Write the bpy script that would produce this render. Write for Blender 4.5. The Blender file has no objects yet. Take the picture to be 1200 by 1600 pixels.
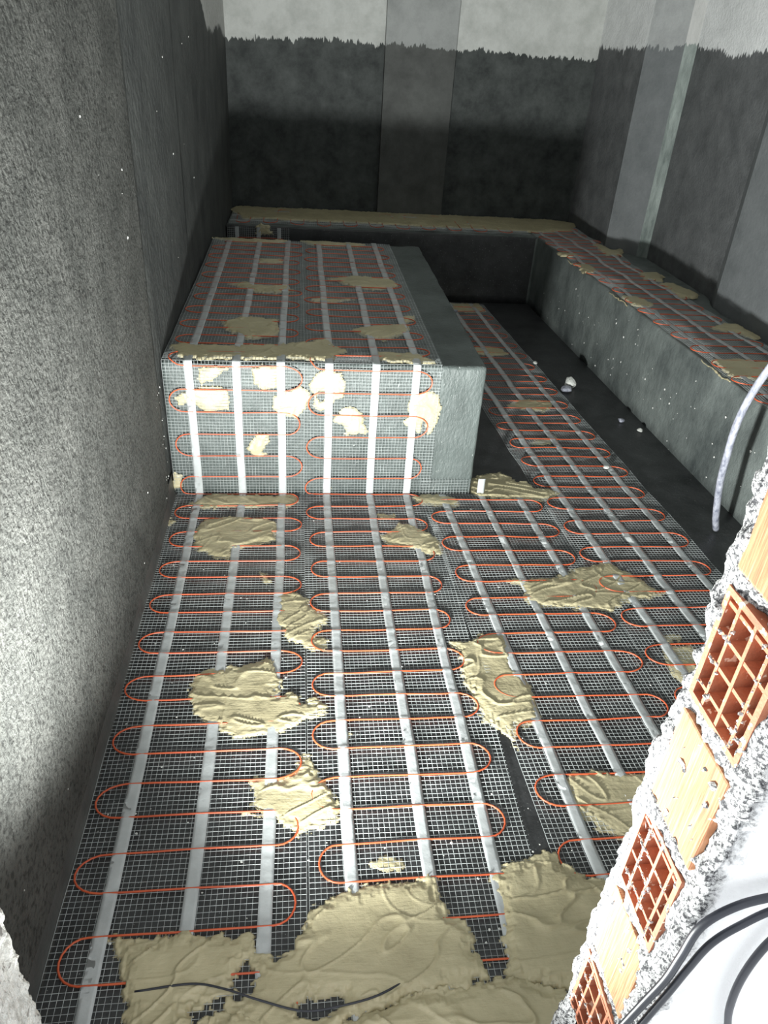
import bpy, bmesh, math, random
import numpy as np
from mathutils import Matrix, Vector

# ------------------------------------------------------------------ camera, light, exposure
SC = bpy.context.scene
COL = SC.collection
CAM_ROT = [[0.993507, 0.001914, -0.113758], [-0.097076, 0.535715, -0.8388], [0.059336, 0.844397, 0.532422]]
CAM_F = 1166.490

cam_d = bpy.data.cameras.new('camera')
cam_d.sensor_fit = 'VERTICAL'
cam_d.sensor_height = 32.0
cam_d.lens = CAM_F / 1600.0 * 32.0
cam_d.clip_start = 0.02
cam = bpy.data.objects.new('camera', cam_d)
COL.objects.link(cam)
m = Matrix(CAM_ROT).to_4x4()
m.translation = Vector((0, 0, 1.51))
cam.matrix_world = m
SC.camera = cam

SC.view_settings.view_transform = 'Standard'
SC.view_settings.look = 'None'
SC.view_settings.gamma = 1.0
SC.view_settings.use_curve_mapping = False
SC.view_settings.exposure = 0.0

# bright work area outside the opening, where the photographer stands
w = bpy.data.worlds.new('daylight')
SC.world = w
w.use_nodes = True
wn = w.node_tree.nodes
wn['Background'].inputs[0].default_value = (0.93, 0.97, 1.0, 1)
wn['Background'].inputs[1].default_value = 1.55

# floodlight lying on the sill of the opening, beam tilted up into the room
sp = bpy.data.lights.new('floodlight', 'SPOT')
sp.energy = 760
sp.color = (0.97, 1.0, 0.97)
sp.spot_size = math.radians(136)
sp.spot_blend = 1.0
sp.shadow_soft_size = 0.05
so = bpy.data.objects.new('floodlight', sp)
COL.objects.link(so)
so.location = (-0.175, 0.535, 0.205)
so.rotation_euler = (Vector((1.15, 3.2, 2.65)) - Vector(so.location)).to_track_quat('-Z', 'Y').to_euler()

# ------------------------------------------------------------------ numpy noise
def _hash(ix, iy, iz, seed):
    h = (ix * 374761393 + iy * 668265263 + iz * 1274126177 + seed * 974711) & 0xffffffff
    h = ((h ^ (h >> 13)) * 1103515245) & 0xffffffff
    h = ((h ^ (h >> 16)) * 2246822519) & 0xffffffff
    return ((h ^ (h >> 15)) & 0xffffff) / 16777215.0
def vnoise(x, y, z=0.0, seed=0):
    x, y, z = np.broadcast_arrays(np.asarray(x, float), np.asarray(y, float), np.asarray(z, float))
    ix, iy, iz = [np.floor(a).astype(np.int64) for a in (x, y, z)]
    fx, fy, fz = x - ix, y - iy, z - iz
    fx, fy, fz = [f * f * (3 - 2 * f) for f in (fx, fy, fz)]
    r = 0
    for dx in (0, 1):
        for dy in (0, 1):
            for dz in (0, 1):
                r = r + _hash(ix + dx, iy + dy, iz + dz, seed) * (fx if dx else 1 - fx) * (fy if dy else 1 - fy) * (fz if dz else 1 - fz)
    return r
def fbm(x, y, z=0.0, seed=0, octs=4):
    t, a, s = 0.0, 0.5, 0.0
    for o in range(octs):
        f = 2.0 ** o
        t = t + a * vnoise(np.asarray(x) * f, np.asarray(y) * f, np.asarray(z) * f, seed + o * 17)
        s += a
        a *= 0.5
    return t / s

# ------------------------------------------------------------------ materials
def mat(name):
    mm = bpy.data.materials.new(name)
    mm.use_nodes = True
    nt = mm.node_tree
    return mm, nt, nt.nodes['Principled BSDF']
def node(nt, t, **kw):
    n = nt.nodes.new(t)
    for k, v in kw.items():
        if k.startswith('i_'):
            key = k[2:]
            n.inputs[int(key) if key.isdigit() else key].default_value = v
        else:
            setattr(n, k, v)
    return n
def lk(nt, a, b): nt.links.new(a, b)
def tex_noise(nt, scale, detail=6, rough=0.6, vec=None, mapping=None):
    n = node(nt, 'ShaderNodeTexNoise')
    n.inputs['Scale'].default_value = scale
    n.inputs['Detail'].default_value = detail
    n.inputs['Roughness'].default_value = rough
    if vec is not None: lk(nt, vec, n.inputs['Vector'])
    return n
def ramp(nt, src, stops):
    r = node(nt, 'ShaderNodeValToRGB')
    while len(r.color_ramp.elements) < len(stops): r.color_ramp.elements.new(0.5)
    for e, (p, c) in zip(r.color_ramp.elements, stops):
        e.position = p
        e.color = (*c, 1) if len(c) == 3 else c
    lk(nt, src, r.inputs[0])
    return r
def coords(nt, scale=(1, 1, 1)):
    g = node(nt, 'ShaderNodeNewGeometry')
    mp = node(nt, 'ShaderNodeMapping')
    mp.inputs['Scale'].default_value = scale
    lk(nt, g.outputs['Position'], mp.inputs['Vector'])
    return mp.outputs[0]
def rough_mat(name, c1, c2, scale=6, rough=0.6, bumps=((60, 0.5, 0.004),), stretch=(1, 1, 1), spec=0.5, speck=None):
    mm, nt, b = mat(name)
    v = coords(nt, stretch)
    n = tex_noise(nt, scale, 8, 0.65, v)
    r = ramp(nt, n.outputs[0], [(0.32, c1), (0.68, c2)])
    colout = r.outputs[0]
    if speck:
        n2 = tex_noise(nt, speck[0], 2, 0.5, v)
        r2 = ramp(nt, n2.outputs[0], [(speck[1], (0, 0, 0)), (speck[1] + 0.03, (1, 1, 1))])
        mx = node(nt, 'ShaderNodeMix', data_type='RGBA')
        lk(nt, r2.outputs[0], mx.inputs[0]); lk(nt, colout, mx.inputs[6]); mx.inputs[7].default_value = (*speck[2], 1)
        colout = mx.outputs[2]
    lk(nt, colout, b.inputs['Base Color'])
    b.inputs['Roughness'].default_value = rough
    b.inputs['Specular IOR Level'].default_value = spec
    prev = None
    for sc_, st, dist in bumps:
        nn = tex_noise(nt, sc_, 4, 0.6, v)
        bp = node(nt, 'ShaderNodeBump')
        bp.inputs['Strength'].default_value = st
        bp.inputs['Distance'].default_value = dist
        lk(nt, nn.outputs[0], bp.inputs['Height'])
        if prev: lk(nt, prev.outputs[0], bp.inputs['Normal'])
        prev = bp
    lk(nt, prev.outputs[0], b.inputs['Normal'])
    return mm
def painted_wall(name, dark1, dark2, white1, white2, z0=1.5, step=None, bumps=((90, 0.5, 0.003),), rough=0.7, stretch=(1, 1, 1), pits=False):
    """membrane brushed up to about z0, bare pale render above it; step=(y, z) raises the line where y < step"""
    mm, nt, b = mat(name)
    g = node(nt, 'ShaderNodeNewGeometry')
    sep = node(nt, 'ShaderNodeSeparateXYZ'); lk(nt, g.outputs['Position'], sep.inputs[0])
    vlow = coords(nt, (3, 3, 3)); vhi = coords(nt, (55, 55, 9))
    a = tex_noise(nt, 1.0, 3, 0.5, vlow); c = tex_noise(nt, 1.0, 2, 0.6, vhi)
    m1 = node(nt, 'ShaderNodeMath', operation='MULTIPLY_ADD'); lk(nt, a.outputs[0], m1.inputs[0]); m1.inputs[1].default_value = 0.13; lk(nt, sep.outputs[2], m1.inputs[2])
    m2 = node(nt, 'ShaderNodeMath', operation='MULTIPLY_ADD'); lk(nt, c.outputs[0], m2.inputs[0]); m2.inputs[1].default_value = 0.10; lk(nt, m1.outputs[0], m2.inputs[2])
    src = m2.outputs[0]
    if step:
        mr = node(nt, 'ShaderNodeMapRange'); lk(nt, sep.outputs[1], mr.inputs[0])
        mr.inputs[1].default_value = step[0] - 0.9; mr.inputs[2].default_value = step[0] + 0.5
        mr.inputs[3].default_value = step[1]; mr.inputs[4].default_value = 0.0
        m3 = node(nt, 'ShaderNodeMath', operation='SUBTRACT'); lk(nt, src, m3.inputs[0]); lk(nt, mr.outputs[0], m3.inputs[1]); src = m3.outputs[0]
    th = node(nt, 'ShaderNodeMapRange'); lk(nt, src, th.inputs[0])
    th.inputs[1].default_value = z0 + 0.113; th.inputs[2].default_value = z0 + 0.119
    n = tex_noise(nt, 7, 8, 0.7, coords(nt, stretch))
    rd = ramp(nt, n.outputs[0], [(0.3, dark1), (0.7, dark2)])
    rw = ramp(nt, n.outputs[0], [(0.35, white1), (0.6, white2)])
    mx = node(nt, 'ShaderNodeMix', data_type='RGBA')
    lk(nt, th.outputs[0], mx.inputs[0]); lk(nt, rd.outputs[0], mx.inputs[6]); lk(nt, rw.outputs[0], mx.inputs[7])
    cout = mx.outputs[2]
    if pits:
        np_ = tex_noise(nt, 85, 3, 0.6, coords(nt)); rp = ramp(nt, np_.outputs[0], [(0.36, (0.35, 0.35, 0.35)), (0.50, (1, 1, 1))])
        mp = node(nt, 'ShaderNodeMix', data_type='RGBA', blend_type='MULTIPLY'); mp.inputs[0].default_value = 1.0
        lk(nt, cout, mp.inputs[6]); lk(nt, rp.outputs[0], mp.inputs[7]); cout = mp.outputs[2]
    lk(nt, cout, b.inputs['Base Color'])
    b.inputs['Roughness'].default_value = rough
    b.inputs['Specular IOR Level'].default_value = 0.35
    prev = None
    for sc_, st, dist in bumps:
        nn = tex_noise(nt, sc_, 4, 0.6, coords(nt, stretch))
        bp = node(nt, 'ShaderNodeBump'); bp.inputs['Strength'].default_value = st; bp.inputs['Distance'].default_value = dist
        lk(nt, nn.outputs[0], bp.inputs['Height'])
        if prev: lk(nt, prev.outputs[0], bp.inputs['Normal'])
        prev = bp
    lk(nt, prev.outputs[0], b.inputs['Normal'])
    return mm

M = {}
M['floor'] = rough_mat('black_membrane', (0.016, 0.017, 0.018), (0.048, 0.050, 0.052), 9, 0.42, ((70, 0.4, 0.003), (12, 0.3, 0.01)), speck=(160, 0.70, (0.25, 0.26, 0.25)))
M['bench'] = rough_mat('grey_green_membrane', (0.045, 0.056, 0.053), (0.11, 0.13, 0.125), 5, 0.5, ((75, 0.8, 0.006), (240, 0.4, 0.002)), stretch=(1, 1, 0.45), speck=(120, 0.735, (0.4, 0.42, 0.4)))
M['platform'] = rough_mat('dark_concrete_membrane', (0.05, 0.06, 0.06), (0.20, 0.225, 0.215), 4, 0.55, ((50, 0.8, 0.005), (200, 0.4, 0.002)), stretch=(1, 1, 0.7), speck=(70, 0.775, (0.6, 0.62, 0.6)))
M['left'] = painted_wall('coarse_grey_render', (0.046, 0.048, 0.044), (0.108, 0.109, 0.101), (0.5, 0.5, 0.48), (0.6, 0.6, 0.58), 1.50, (4.2, 0.9), ((75, 0.8, 0.007), (170, 0.7, 0.003)), 0.8, (1, 1, 1), pits=True)
M['left_dark'] = painted_wall('darker_grey_render', (0.042, 0.045, 0.045), (0.10, 0.105, 0.10), (0.5, 0.5, 0.48), (0.6, 0.6, 0.58), 1.50, (4.2, 0.9), ((42, 0.9, 0.012), (130, 0.6, 0.005)), 0.75, (1, 1, 0.6))
M['back'] = painted_wall('back_wall_coating', (0.016, 0.020, 0.020), (0.078, 0.086, 0.083), (0.40, 0.41, 0.39), (0.52, 0.53, 0.51), 1.49)
M['column'] = painted_wall('column_coating', (0.05, 0.052, 0.05), (0.10, 0.105, 0.10), (0.24, 0.25, 0.245), (0.32, 0.33, 0.325), 1.49)
M['right'] = painted_wall('right_wall_coating', (0.068, 0.072, 0.074), (0.145, 0.15, 0.153), (0.64, 0.65, 0.65), (0.78, 0.79, 0.79), 1.57, bumps=((60, 0.8, 0.006),))
M['right_panel'] = painted_wall('smooth_grey_coating', (0.12, 0.13, 0.134), (0.18, 0.19, 0.195), (0.30, 0.31, 0.31), (0.38, 0.39, 0.39), 1.57, bumps=((60, 0.6, 0.004),))
M['right_strip'] = painted_wall('worn_edge_coating', (0.08, 0.10, 0.095), (0.30, 0.34, 0.32), (0.38, 0.38, 0.37), (0.48, 0.48, 0.47), 1.57, bumps=((60, 0.8, 0.006),), stretch=(3, 3, 0.6))
M['ceiling'] = rough_mat('ceiling_render', (0.35, 0.36, 0.35), (0.45, 0.46, 0.45), 5, 0.8)
M['cove'] = rough_mat('smooth_cove', (0.05, 0.052, 0.05), (0.10, 0.10, 0.095), 6, 0.5, ((14, 0.6, 0.01), (90, 0.3, 0.002)))
M['net'] = rough_mat('white_fibreglass_netting', (0.26, 0.28, 0.28), (0.58, 0.62, 0.62), 11, 0.35, ((200, 0.2, 0.001),))
M['tape'] = rough_mat('white_tape', (0.40, 0.42, 0.425), (0.50, 0.525, 0.53), 20, 0.28, ((30, 0.35, 0.004), (90, 0.25, 0.001)))
M['cable'] = rough_mat('orange_heating_cable', (0.52, 0.085, 0.032), (0.66, 0.13, 0.05), 10, 0.38, ((60, 0.1, 0.001),))
M['black'] = rough_mat('black_rubber_cable', (0.012, 0.014, 0.02), (0.03, 0.033, 0.045), 10, 0.4, ((60, 0.1, 0.001),))
M['brick'] = rough_mat('orange_fired_clay', (0.30, 0.095, 0.050), (0.46, 0.18, 0.095), 25, 0.85, ((180, 0.5, 0.002),), speck=(90, 0.64, (0.75, 0.62, 0.5)))
M['white_crumb'] = rough_mat('pale_plaster', (0.6, 0.61, 0.58), (0.75, 0.75, 0.72), 30, 0.85, ((80, 0.8, 0.004),))
M['hose'] = rough_mat('mottled_grey_hose', (0.13, 0.14, 0.19), (0.50, 0.51, 0.58), 70, 0.35, ((140, 0.6, 0.003),), stretch=(1, 1, 0.4))
M['jamb'] = rough_mat('rough_mortar_edge', (0.22, 0.22, 0.215), (0.78, 0.78, 0.77), 60, 0.9, ((120, 1.0, 0.008),))

# mortar with trowel marks and a faint print of the netting
def mortar_mat():
    mm, nt, b = mat('tan_tile_adhesive')
    v = coords(nt)
    n = tex_noise(nt, 8, 6, 0.6, v)
    r = ramp(nt, n.outputs[0], [(0.3, (0.38, 0.335, 0.205)), (0.7, (0.51, 0.455, 0.29))])
    lk(nt, r.outputs[0], b.inputs['Base Color'])
    b.inputs['Roughness'].default_value = 0.42
    n1 = tex_noise(nt, 22, 5, 0.55, v)
    b1 = node(nt, 'ShaderNodeBump'); b1.inputs['Strength'].default_value = 0.5; b1.inputs['Distance'].default_value = 0.01
    lk(nt, n1.outputs[0], b1.inputs['Height'])
    n2 = tex_noise(nt, 1.0, 3, 0.6, coords(nt, (25, 160, 90)))
    b2 = node(nt, 'ShaderNodeBump'); b2.inputs['Strength'].default_value = 0.5; b2.inputs['Distance'].default_value = 0.002
    lk(nt, n2.outputs[0], b2.inputs['Height']); lk(nt, b1.outputs[0], b2.inputs['Normal'])
    lk(nt, b2.outputs[0], b.inputs['Normal'])
    return mm
M['mortar'] = mortar_mat()

# clay face combed with fine vertical grooves
def comb_mat():
    mm, nt, b = mat('combed_clay_face')
    v = coords(nt, (40, 420, 14))
    n = tex_noise(nt, 1.0, 3, 0.6, v)
    r = ramp(nt, n.outputs[0], [(0.3, (0.28, 0.10, 0.045)), (0.55, (0.43, 0.19, 0.09)), (0.75, (0.50, 0.33, 0.21))])
    lk(nt, r.outputs[0], b.inputs['Base Color'])
    b.inputs['Roughness'].default_value = 0.9
    bp = node(nt, 'ShaderNodeBump'); bp.inputs['Strength'].default_value = 0.9; bp.inputs['Distance'].default_value = 0.003
    lk(nt, n.outputs[0], bp.inputs['Height']); lk(nt, bp.outputs[0], b.inputs['Normal'])
    return mm
M['comb'] = comb_mat()

# front wall skin: white painted face, rough crumbling edge, grey render inside
def front_mat():
    mm, nt, b = mat('whitewashed_wall_with_broken_edge')
    g = node(nt, 'ShaderNodeNewGeometry')
    sep = node(nt, 'ShaderNodeSeparateXYZ'); lk(nt, g.outputs['Position'], sep.inputs[0])
    n = tex_noise(nt, 60, 6, 0.7, coords(nt))
    n3 = tex_noise(nt, 210, 4, 0.75, coords(nt))
    rr = ramp(nt, n3.outputs[0], [(0.44, (0.035, 0.035, 0.04)), (0.49, (0.24, 0.24, 0.24)), (0.56, (0.52, 0.52, 0.515))])
    m1 = node(nt, 'ShaderNodeMath', operation='MULTIPLY_ADD'); lk(nt, n.outputs[0], m1.inputs[0]); m1.inputs[1].default_value = -0.05
    ax = node(nt, 'ShaderNodeMath', operation='ABSOLUTE'); lk(nt, sep.outputs[0], ax.inputs[0]); lk(nt, ax.outputs[0], m1.inputs[2])
    th = node(nt, 'ShaderNodeMapRange'); lk(nt, m1.outputs[0], th.inputs[0]); th.inputs[1].default_value = 0.368; th.inputs[2].default_value = 0.384
    mx = node(nt, 'ShaderNodeMix', data_type='RGBA')
    lk(nt, th.outputs[0], mx.inputs[0]); lk(nt, rr.outputs[0], mx.inputs[6]); mx.inputs[7].default_value = (0.88, 0.88, 0.88, 1)
    lk(nt, mx.outputs[2], b.inputs['Base Color'])
    b.inputs['Roughness'].default_value = 0.85
    bp = node(nt, 'ShaderNodeBump'); bp.inputs['Strength'].default_value = 0.6; bp.inputs['Distance'].default_value = 0.004
    lk(nt, n3.outputs[0], bp.inputs['Height']); lk(nt, bp.outputs[0], b.inputs['Normal'])
    return mm
M['front'] = front_mat()
M['pale_edge'] = rough_mat('pale_crumbling_render', (0.50, 0.50, 0.47), (0.85, 0.85, 0.80), 70, 0.9, ((90, 1.0, 0.006), (220, 0.6, 0.002)), speck=(60, 0.66, (0.28, 0.27, 0.25)))

# ------------------------------------------------------------------ object helpers
def link(name, me, material, parent=None, smooth=False):
    o = bpy.data.objects.new(name, me)
    COL.objects.link(o)
    if material is not None:
        for mt in (material if isinstance(material, (list, tuple)) else [material]): me.materials.append(mt)
    if smooth:
        me.polygons.foreach_set('use_smooth', [True] * len(me.polygons))
    if parent is not None: o.parent = parent
    return o
def mesh(name, verts, faces):
    me = bpy.data.meshes.new(name)
    me.from_pydata([tuple(v) for v in verts], [], faces)
    me.update()
    return me
def tag(o, label, cat, group=None, kind=None):
    o['label'] = label
    o['category'] = cat
    if group: o['group'] = group
    if kind: o['kind'] = kind
    return o
def empty(name, loc):
    o = bpy.data.objects.new(name, None)
    COL.objects.link(o)
    o.location = loc
    return o
def struct(o, label=None):
    o['kind'] = 'structure'
    if label: o['label'] = label
    o['category'] = o.name.split('_')[0]
    return o
def box(bm, lo, hi):
    vs = [bm.verts.new((x, y, z)) for x in (lo[0], hi[0]) for y in (lo[1], hi[1]) for z in (lo[2], hi[2])]
    for f in ((0, 1, 3, 2), (4, 6, 7, 5), (0, 4, 5, 1), (2, 3, 7, 6), (0, 2, 6, 4), (1, 5, 7, 3)):
        bm.faces.new([vs[i] for i in f])
def box_obj(name, lo, hi, material, parent=None):
    bm = bmesh.new(); box(bm, lo, hi)
    bmesh.ops.recalc_face_normals(bm, faces=bm.faces)
    me = bpy.data.meshes.new(name); bm.to_mesh(me); bm.free()
    return link(name, me, material, parent)
def tube_mesh(pts, r, n=8, cap=True):
    """swept round section along a polyline; r may be a list"""
    pts = np.array(pts, float)
    t = np.gradient(pts, axis=0); t /= np.linalg.norm(t, axis=1)[:, None] + 1e-12
    up = np.array([0.0, 0, 1.0])
    if abs(t[0] @ up) > 0.9: up = np.array([1.0, 0, 0])
    verts, faces = [], []
    a = np.cross(up, t[0]); a /= np.linalg.norm(a)
    rr = np.broadcast_to(r, (len(pts),))
    for i in range(len(pts)):
        a = a - t[i] * (a @ t[i]); a /= np.linalg.norm(a) + 1e-12
        b = np.cross(t[i], a)
        for k in range(n):
            q = 2 * math.pi * k / n
            verts.append(pts[i] + rr[i] * (math.cos(q) * a + math.sin(q) * b))
    for i in range(len(pts) - 1):
        for k in range(n):
            k2 = (k + 1) % n
            faces.append((i * n + k, i * n + k2, (i + 1) * n + k2, (i + 1) * n + k))
    if cap:
        faces.append(tuple(range(n - 1, -1, -1)))
        faces.append(tuple((len(pts) - 1) * n + k for k in range(n)))
    return verts, faces
def spline(pts, per=8):
    """Catmull-Rom through the points"""
    P = [np.array(p, float) for p in pts]
    P = [2 * P[0] - P[1]] + P + [2 * P[-1] - P[-2]]
    out = []
    for i in range(1, len(P) - 2):
        for k in range(per):
            t = k / per
            out.append(0.5 * ((2 * P[i]) + (P[i + 1] - P[i - 1]) * t + (2 * P[i - 1] - 5 * P[i] + 4 * P[i + 1] - P[i + 2]) * t * t + (3 * P[i] - P[i - 1] - 3 * P[i + 1] + P[i + 2]) * t ** 3))
    out.append(P[-2])
    return np.array(out)

def rough_slab(name, fn, nu, nv, material):
    pass

# ------------------------------------------------------------------ room shell
YB = 5.72
struct(box_obj('floor', (-0.62, 0.34, -0.12), (2.45, YB + 0.15, 0.0), M['floor']), 'black waterproofed floor under the heating mats')
struct(box_obj('ceiling', (-0.62, 0.30, 2.60), (2.45, YB + 0.15, 2.72), M['ceiling']), 'pale rendered ceiling above the frame')
struct(box_obj('wall_back', (-0.62, YB, 0.0), (2.45, YB + 0.14, 2.60), M['back']), 'back wall coated dark below and bare grey above')
struct(box_obj('trim_1', (0.565, YB - 0.06, 0.0), (1.03, YB + 0.001, 2.599), M['column']), 'shallow grey column on the back wall')

def grid_wall(name, x_of, y0, y1, z1, ny, nz, mats, midx):
    ys = np.linspace(y0, y1, ny); zs = np.linspace(0, z1, nz)
    verts, faces = [], []
    for y in ys:
        for z in zs:
            verts.append((x_of(y, z), y, z))
    for i in range(ny - 1):
        for j in range(nz - 1):
            faces.append((i * nz + j, i * nz + j + 1, (i + 1) * nz + j + 1, (i + 1) * nz + j))
    n = len(verts)
    # solid back of the wall
    xb = -0.62
    for y in (y0, y1):
        for z in (0, z1): verts.append((xb, y, z))
    faces.append((n, n + 2, n + 3, n + 1))
    faces.append(tuple([n, n + 1] + [j for j in range(nz - 1, -1, -1)]))
    faces.append(tuple([n + 3, n + 2] + [(ny - 1) * nz + j for j in range(nz)]))
    faces.append(tuple([n + 1, n + 3] + [i * nz + nz - 1 for i in range(ny - 1, -1, -1)]))
    faces.append(tuple([n + 2, n] + [i * nz for i in range(ny)]))
    me = mesh(name, verts, faces)
    o = link(name, me, mats)
    for p in me.polygons:
        p.material_index = midx(p.center.y)
        p.use_smooth = False
    return o
def left_x(y, z):
    base = -0.492 + 0.009 * y
    if y > 2.42: base -= 0.010
    if y > 3.4: base -= 0.010
    return base + 0.008 * float(fbm(y * 3.0, z * 3.0, 0, 5, 3) - 0.5)
ysteps = None
struct(grid_wall('wall_left', left_x, 0.34, YB + 0.001, 2.6, 220, 60, [M['left'], M['left_dark']], lambda y: 1 if y > 2.42 else 0), 'coarse grey rendered wall on the left')

# smooth cove where the left wall meets the floor
cv, cf = [], []
NC = 90
for i in range(NC):
    y = 0.52 + (2.51 - 0.52) * i / (NC - 1)
    xw = -0.492 + 0.009 * y
    for k in range(7):
        q = k / 6 * math.pi / 2
        rr = 0.045 + 0.008 * (float(vnoise(y * 5, 0, 0, 3)) - 0.5)
        cv.append((xw + 0.000 + 0.42 * rr * (1 - math.sin(q)) - 0.004, y, 0.0005 + 2.2 * rr * (1 - math.cos(q))))
    cv.append((xw - 0.03, y, 0.0005)); 
for i in range(NC - 1):
    for k in range(8):
        cf.append((i * 8 + k, i * 8 + (k + 1) % 8, (i + 1) * 8 + (k + 1) % 8, (i + 1) * 8 + k))
cf.append(tuple(range(7, -1, -1))); cf.append(tuple((NC - 1) * 8 + k for k in range(8)))
struct(link('baseboard_left', mesh('baseboard_left', cv, cf), M['cove'], None, True), 'smooth grey cove along the foot of the left wall')

# right wall: plan outline extruded, pillar and recess faces with their own coating
plan = [(2.01, YB + 0.001, 0), (2.01, 4.93, 1), (2.14, 4.71, 2), (2.20, 4.68, 0), (2.20, 3.79, 1), (2.13, 3.64, 1), (2.13, 0.52, 0), (2.45, 0.52, 0), (2.45, YB + 0.001, 0)]
rv, rf, rm = [], [], []
for x, y, k in plan: rv += [(x, y, 0), (x, y, 2.6)]
n = len(plan)
for i in range(n):
    j = (i + 1) % n
    rf.append((2 * i, 2 * i + 1, 2 * j + 1, 2 * j)); rm.append(plan[i][2])
rf.append(tuple(2 * i for i in range(n))); rm.append(0)
rf.append(tuple(2 * i + 1 for i in range(n - 1, -1, -1))); rm.append(0)
me = mesh('wall_right', rv, rf)
o = link('wall_right', me, [M['right'], M['right_panel'], M['right_strip']])
for p, k in zip(me.polygons, rm): p.material_index = k
struct(o, 'grey coated right wall with a pillar and bare pale render above')

# ------------------------------------------------------------------ front wall with the broken opening
BRICKS = []      # (z0, z1, hollow)
z = 1.118 + 0.155
for k in range(9):
    z1 = 1.118 + 0.153 - k * 0.153
    BRICKS.append((z1 - 0.134, z1, k % 2 == 1))
JY0, JY1, JX = 0.402, 0.496, 0.385
def jamb_skin(name, sx, jx, y_in, y_out, xo, ztop, bricks):
    prof = []
    def seg(p, q, step):
        L = math.hypot(q[0] - p[0], q[1] - p[1]); k = max(1, int(round(L / step)))
        for i in range(k): prof.append((p[0] + (q[0] - p[0]) * i / k, p[1] + (q[1] - p[1]) * i / k))
    r = 0.013
    seg((xo, y_in), (jx + 0.16, y_in), 0.2)
    seg((jx + 0.16, y_in), (jx + r, y_in), 0.008)
    for k in range(4):
        q = k / 4 * math.pi / 2
        prof.append((jx + r - r * math.sin(q), y_in - r + r * math.cos(q)))
    seg((jx, y_in - r), (jx, y_out + r), 0.0045)
    for k in range(4):
        q = k / 4 * math.pi / 2
        prof.append((jx + r - r * math.cos(q), y_out + r - r * math.sin(q)))
    seg((jx + r, y_out), (jx + 0.30, y_out), 0.008)
    seg((jx + 0.30, y_out), (xo, y_out), 0.2)
    prof.append((xo, y_out))
    prof = np.array(prof)
    t = np.gradient(prof, axis=0); t /= np.linalg.norm(t, axis=1)[:, None]
    nrm = np.stack([t[:, 1], -t[:, 0]], 1)      # outward
    zs = np.concatenate([np.arange(0, 1.40, 0.005), np.linspace(1.40, ztop, 40)])
    Pn, Zn = len(prof), len(zs)
    X = prof[:, 0][:, None] + 0 * zs[None]; Y = prof[:, 1][:, None] + 0 * zs[None]; Z = zs[None] + 0 * prof[:, 0][:, None]
    near = np.clip(1 - (X - jx - 0.02) / 0.05, 0, 1)
    d = (fbm(X * 60, Y * 60, Z * 60, 11, 3) - 0.5) * 0.017 + (fbm(X * 11, Y * 11, Z * 11, 4, 3) - 0.5) * 0.024 + (fbm(X * 160, Y * 160, Z * 160, 19, 2) - 0.5) * 0.006
    d = d * (0.03 + 0.97 * near) 
    inface = (X < jx + 0.002) & (Y > y_out + 0.008) & (Y < y_in - 0.008)
    X2 = X + nrm[:, 0][:, None] * d; Y2 = Y + nrm[:, 1][:, None] * d
    X2 = np.where(near > 0.9, np.maximum(X2, jx - 0.009), X2)
    Xi = X2.copy()
    verts = [(sx * a, b, c) for a, b, c in zip(X2.ravel(), Y2.ravel(), Z.ravel())]
    faces = []
    ins = np.zeros((Pn, Zn), bool)
    if bricks:
        edge = (fbm(Y * 60, Z * 60, 0, 21, 3) - 0.5) * 0.016
        for z0, z1, h in bricks:
            ins |= (X < jx + 0.003) & (Y > JY0 + 0.003 + edge) & (Y < JY1 - 0.002 + edge) & (Z > z0 + 0.002 + edge) & (Z < z1 - 0.002 + edge)
        solid = np.zeros((Pn, Zn), bool)
        for z0, z1, h in bricks:
            if not h: solid |= (Z > z0 - 0.01) & (Z < z1 + 0.01)
        blob = fbm(Y * 70 + 9, Z * 70, 0, 33, 3)
        X2 = np.where(ins & solid, np.where(blob > 0.70, jx - 0.003 - 0.004 * (blob - 0.70) * 5, jx + 0.008), X2)
        verts = [(sx * a, b, c) for a, b, c in zip(X2.ravel(), Y2.ravel(), Z.ravel())]
        ins &= ~solid
    for i in range(Pn - 1):
        for j in range(Zn - 1):
            if ins[i, j] and ins[i + 1, j] and ins[i, j + 1] and ins[i + 1, j + 1]: continue
            f = (i * Zn + j, i * Zn + j + 1, (i + 1) * Zn + j + 1, (i + 1) * Zn + j)
            faces.append(f if sx > 0 else f[::-1])
    # closing side at the far edge
    faces.append(tuple([j for j in range(Zn)] + [(Pn - 1) * Zn + j for j in range(Zn - 1, -1, -1)]))
    me = mesh(name, verts, faces)
    return link(name, me, M['front'], None, True)
fr = struct(jamb_skin('wall_front', 1, JX, 0.520, 0.374, 2.45, 2.2, BRICKS), 'whitewashed wall beside the opening with a broken brick edge')
fl = (jamb_skin('wall_front', -1, 0.338, 0.520, 0.374, 0.62, 2.2, None))
fl.data.materials[0] = M['pale_edge']
struct(fl, 'rough pale concrete edge of the opening at lower left')
struct(box_obj('wall_front', (-0.62, 0.374, 2.2), (2.45, 0.52, 2.6), M['front']), 'wall above the opening')

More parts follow.
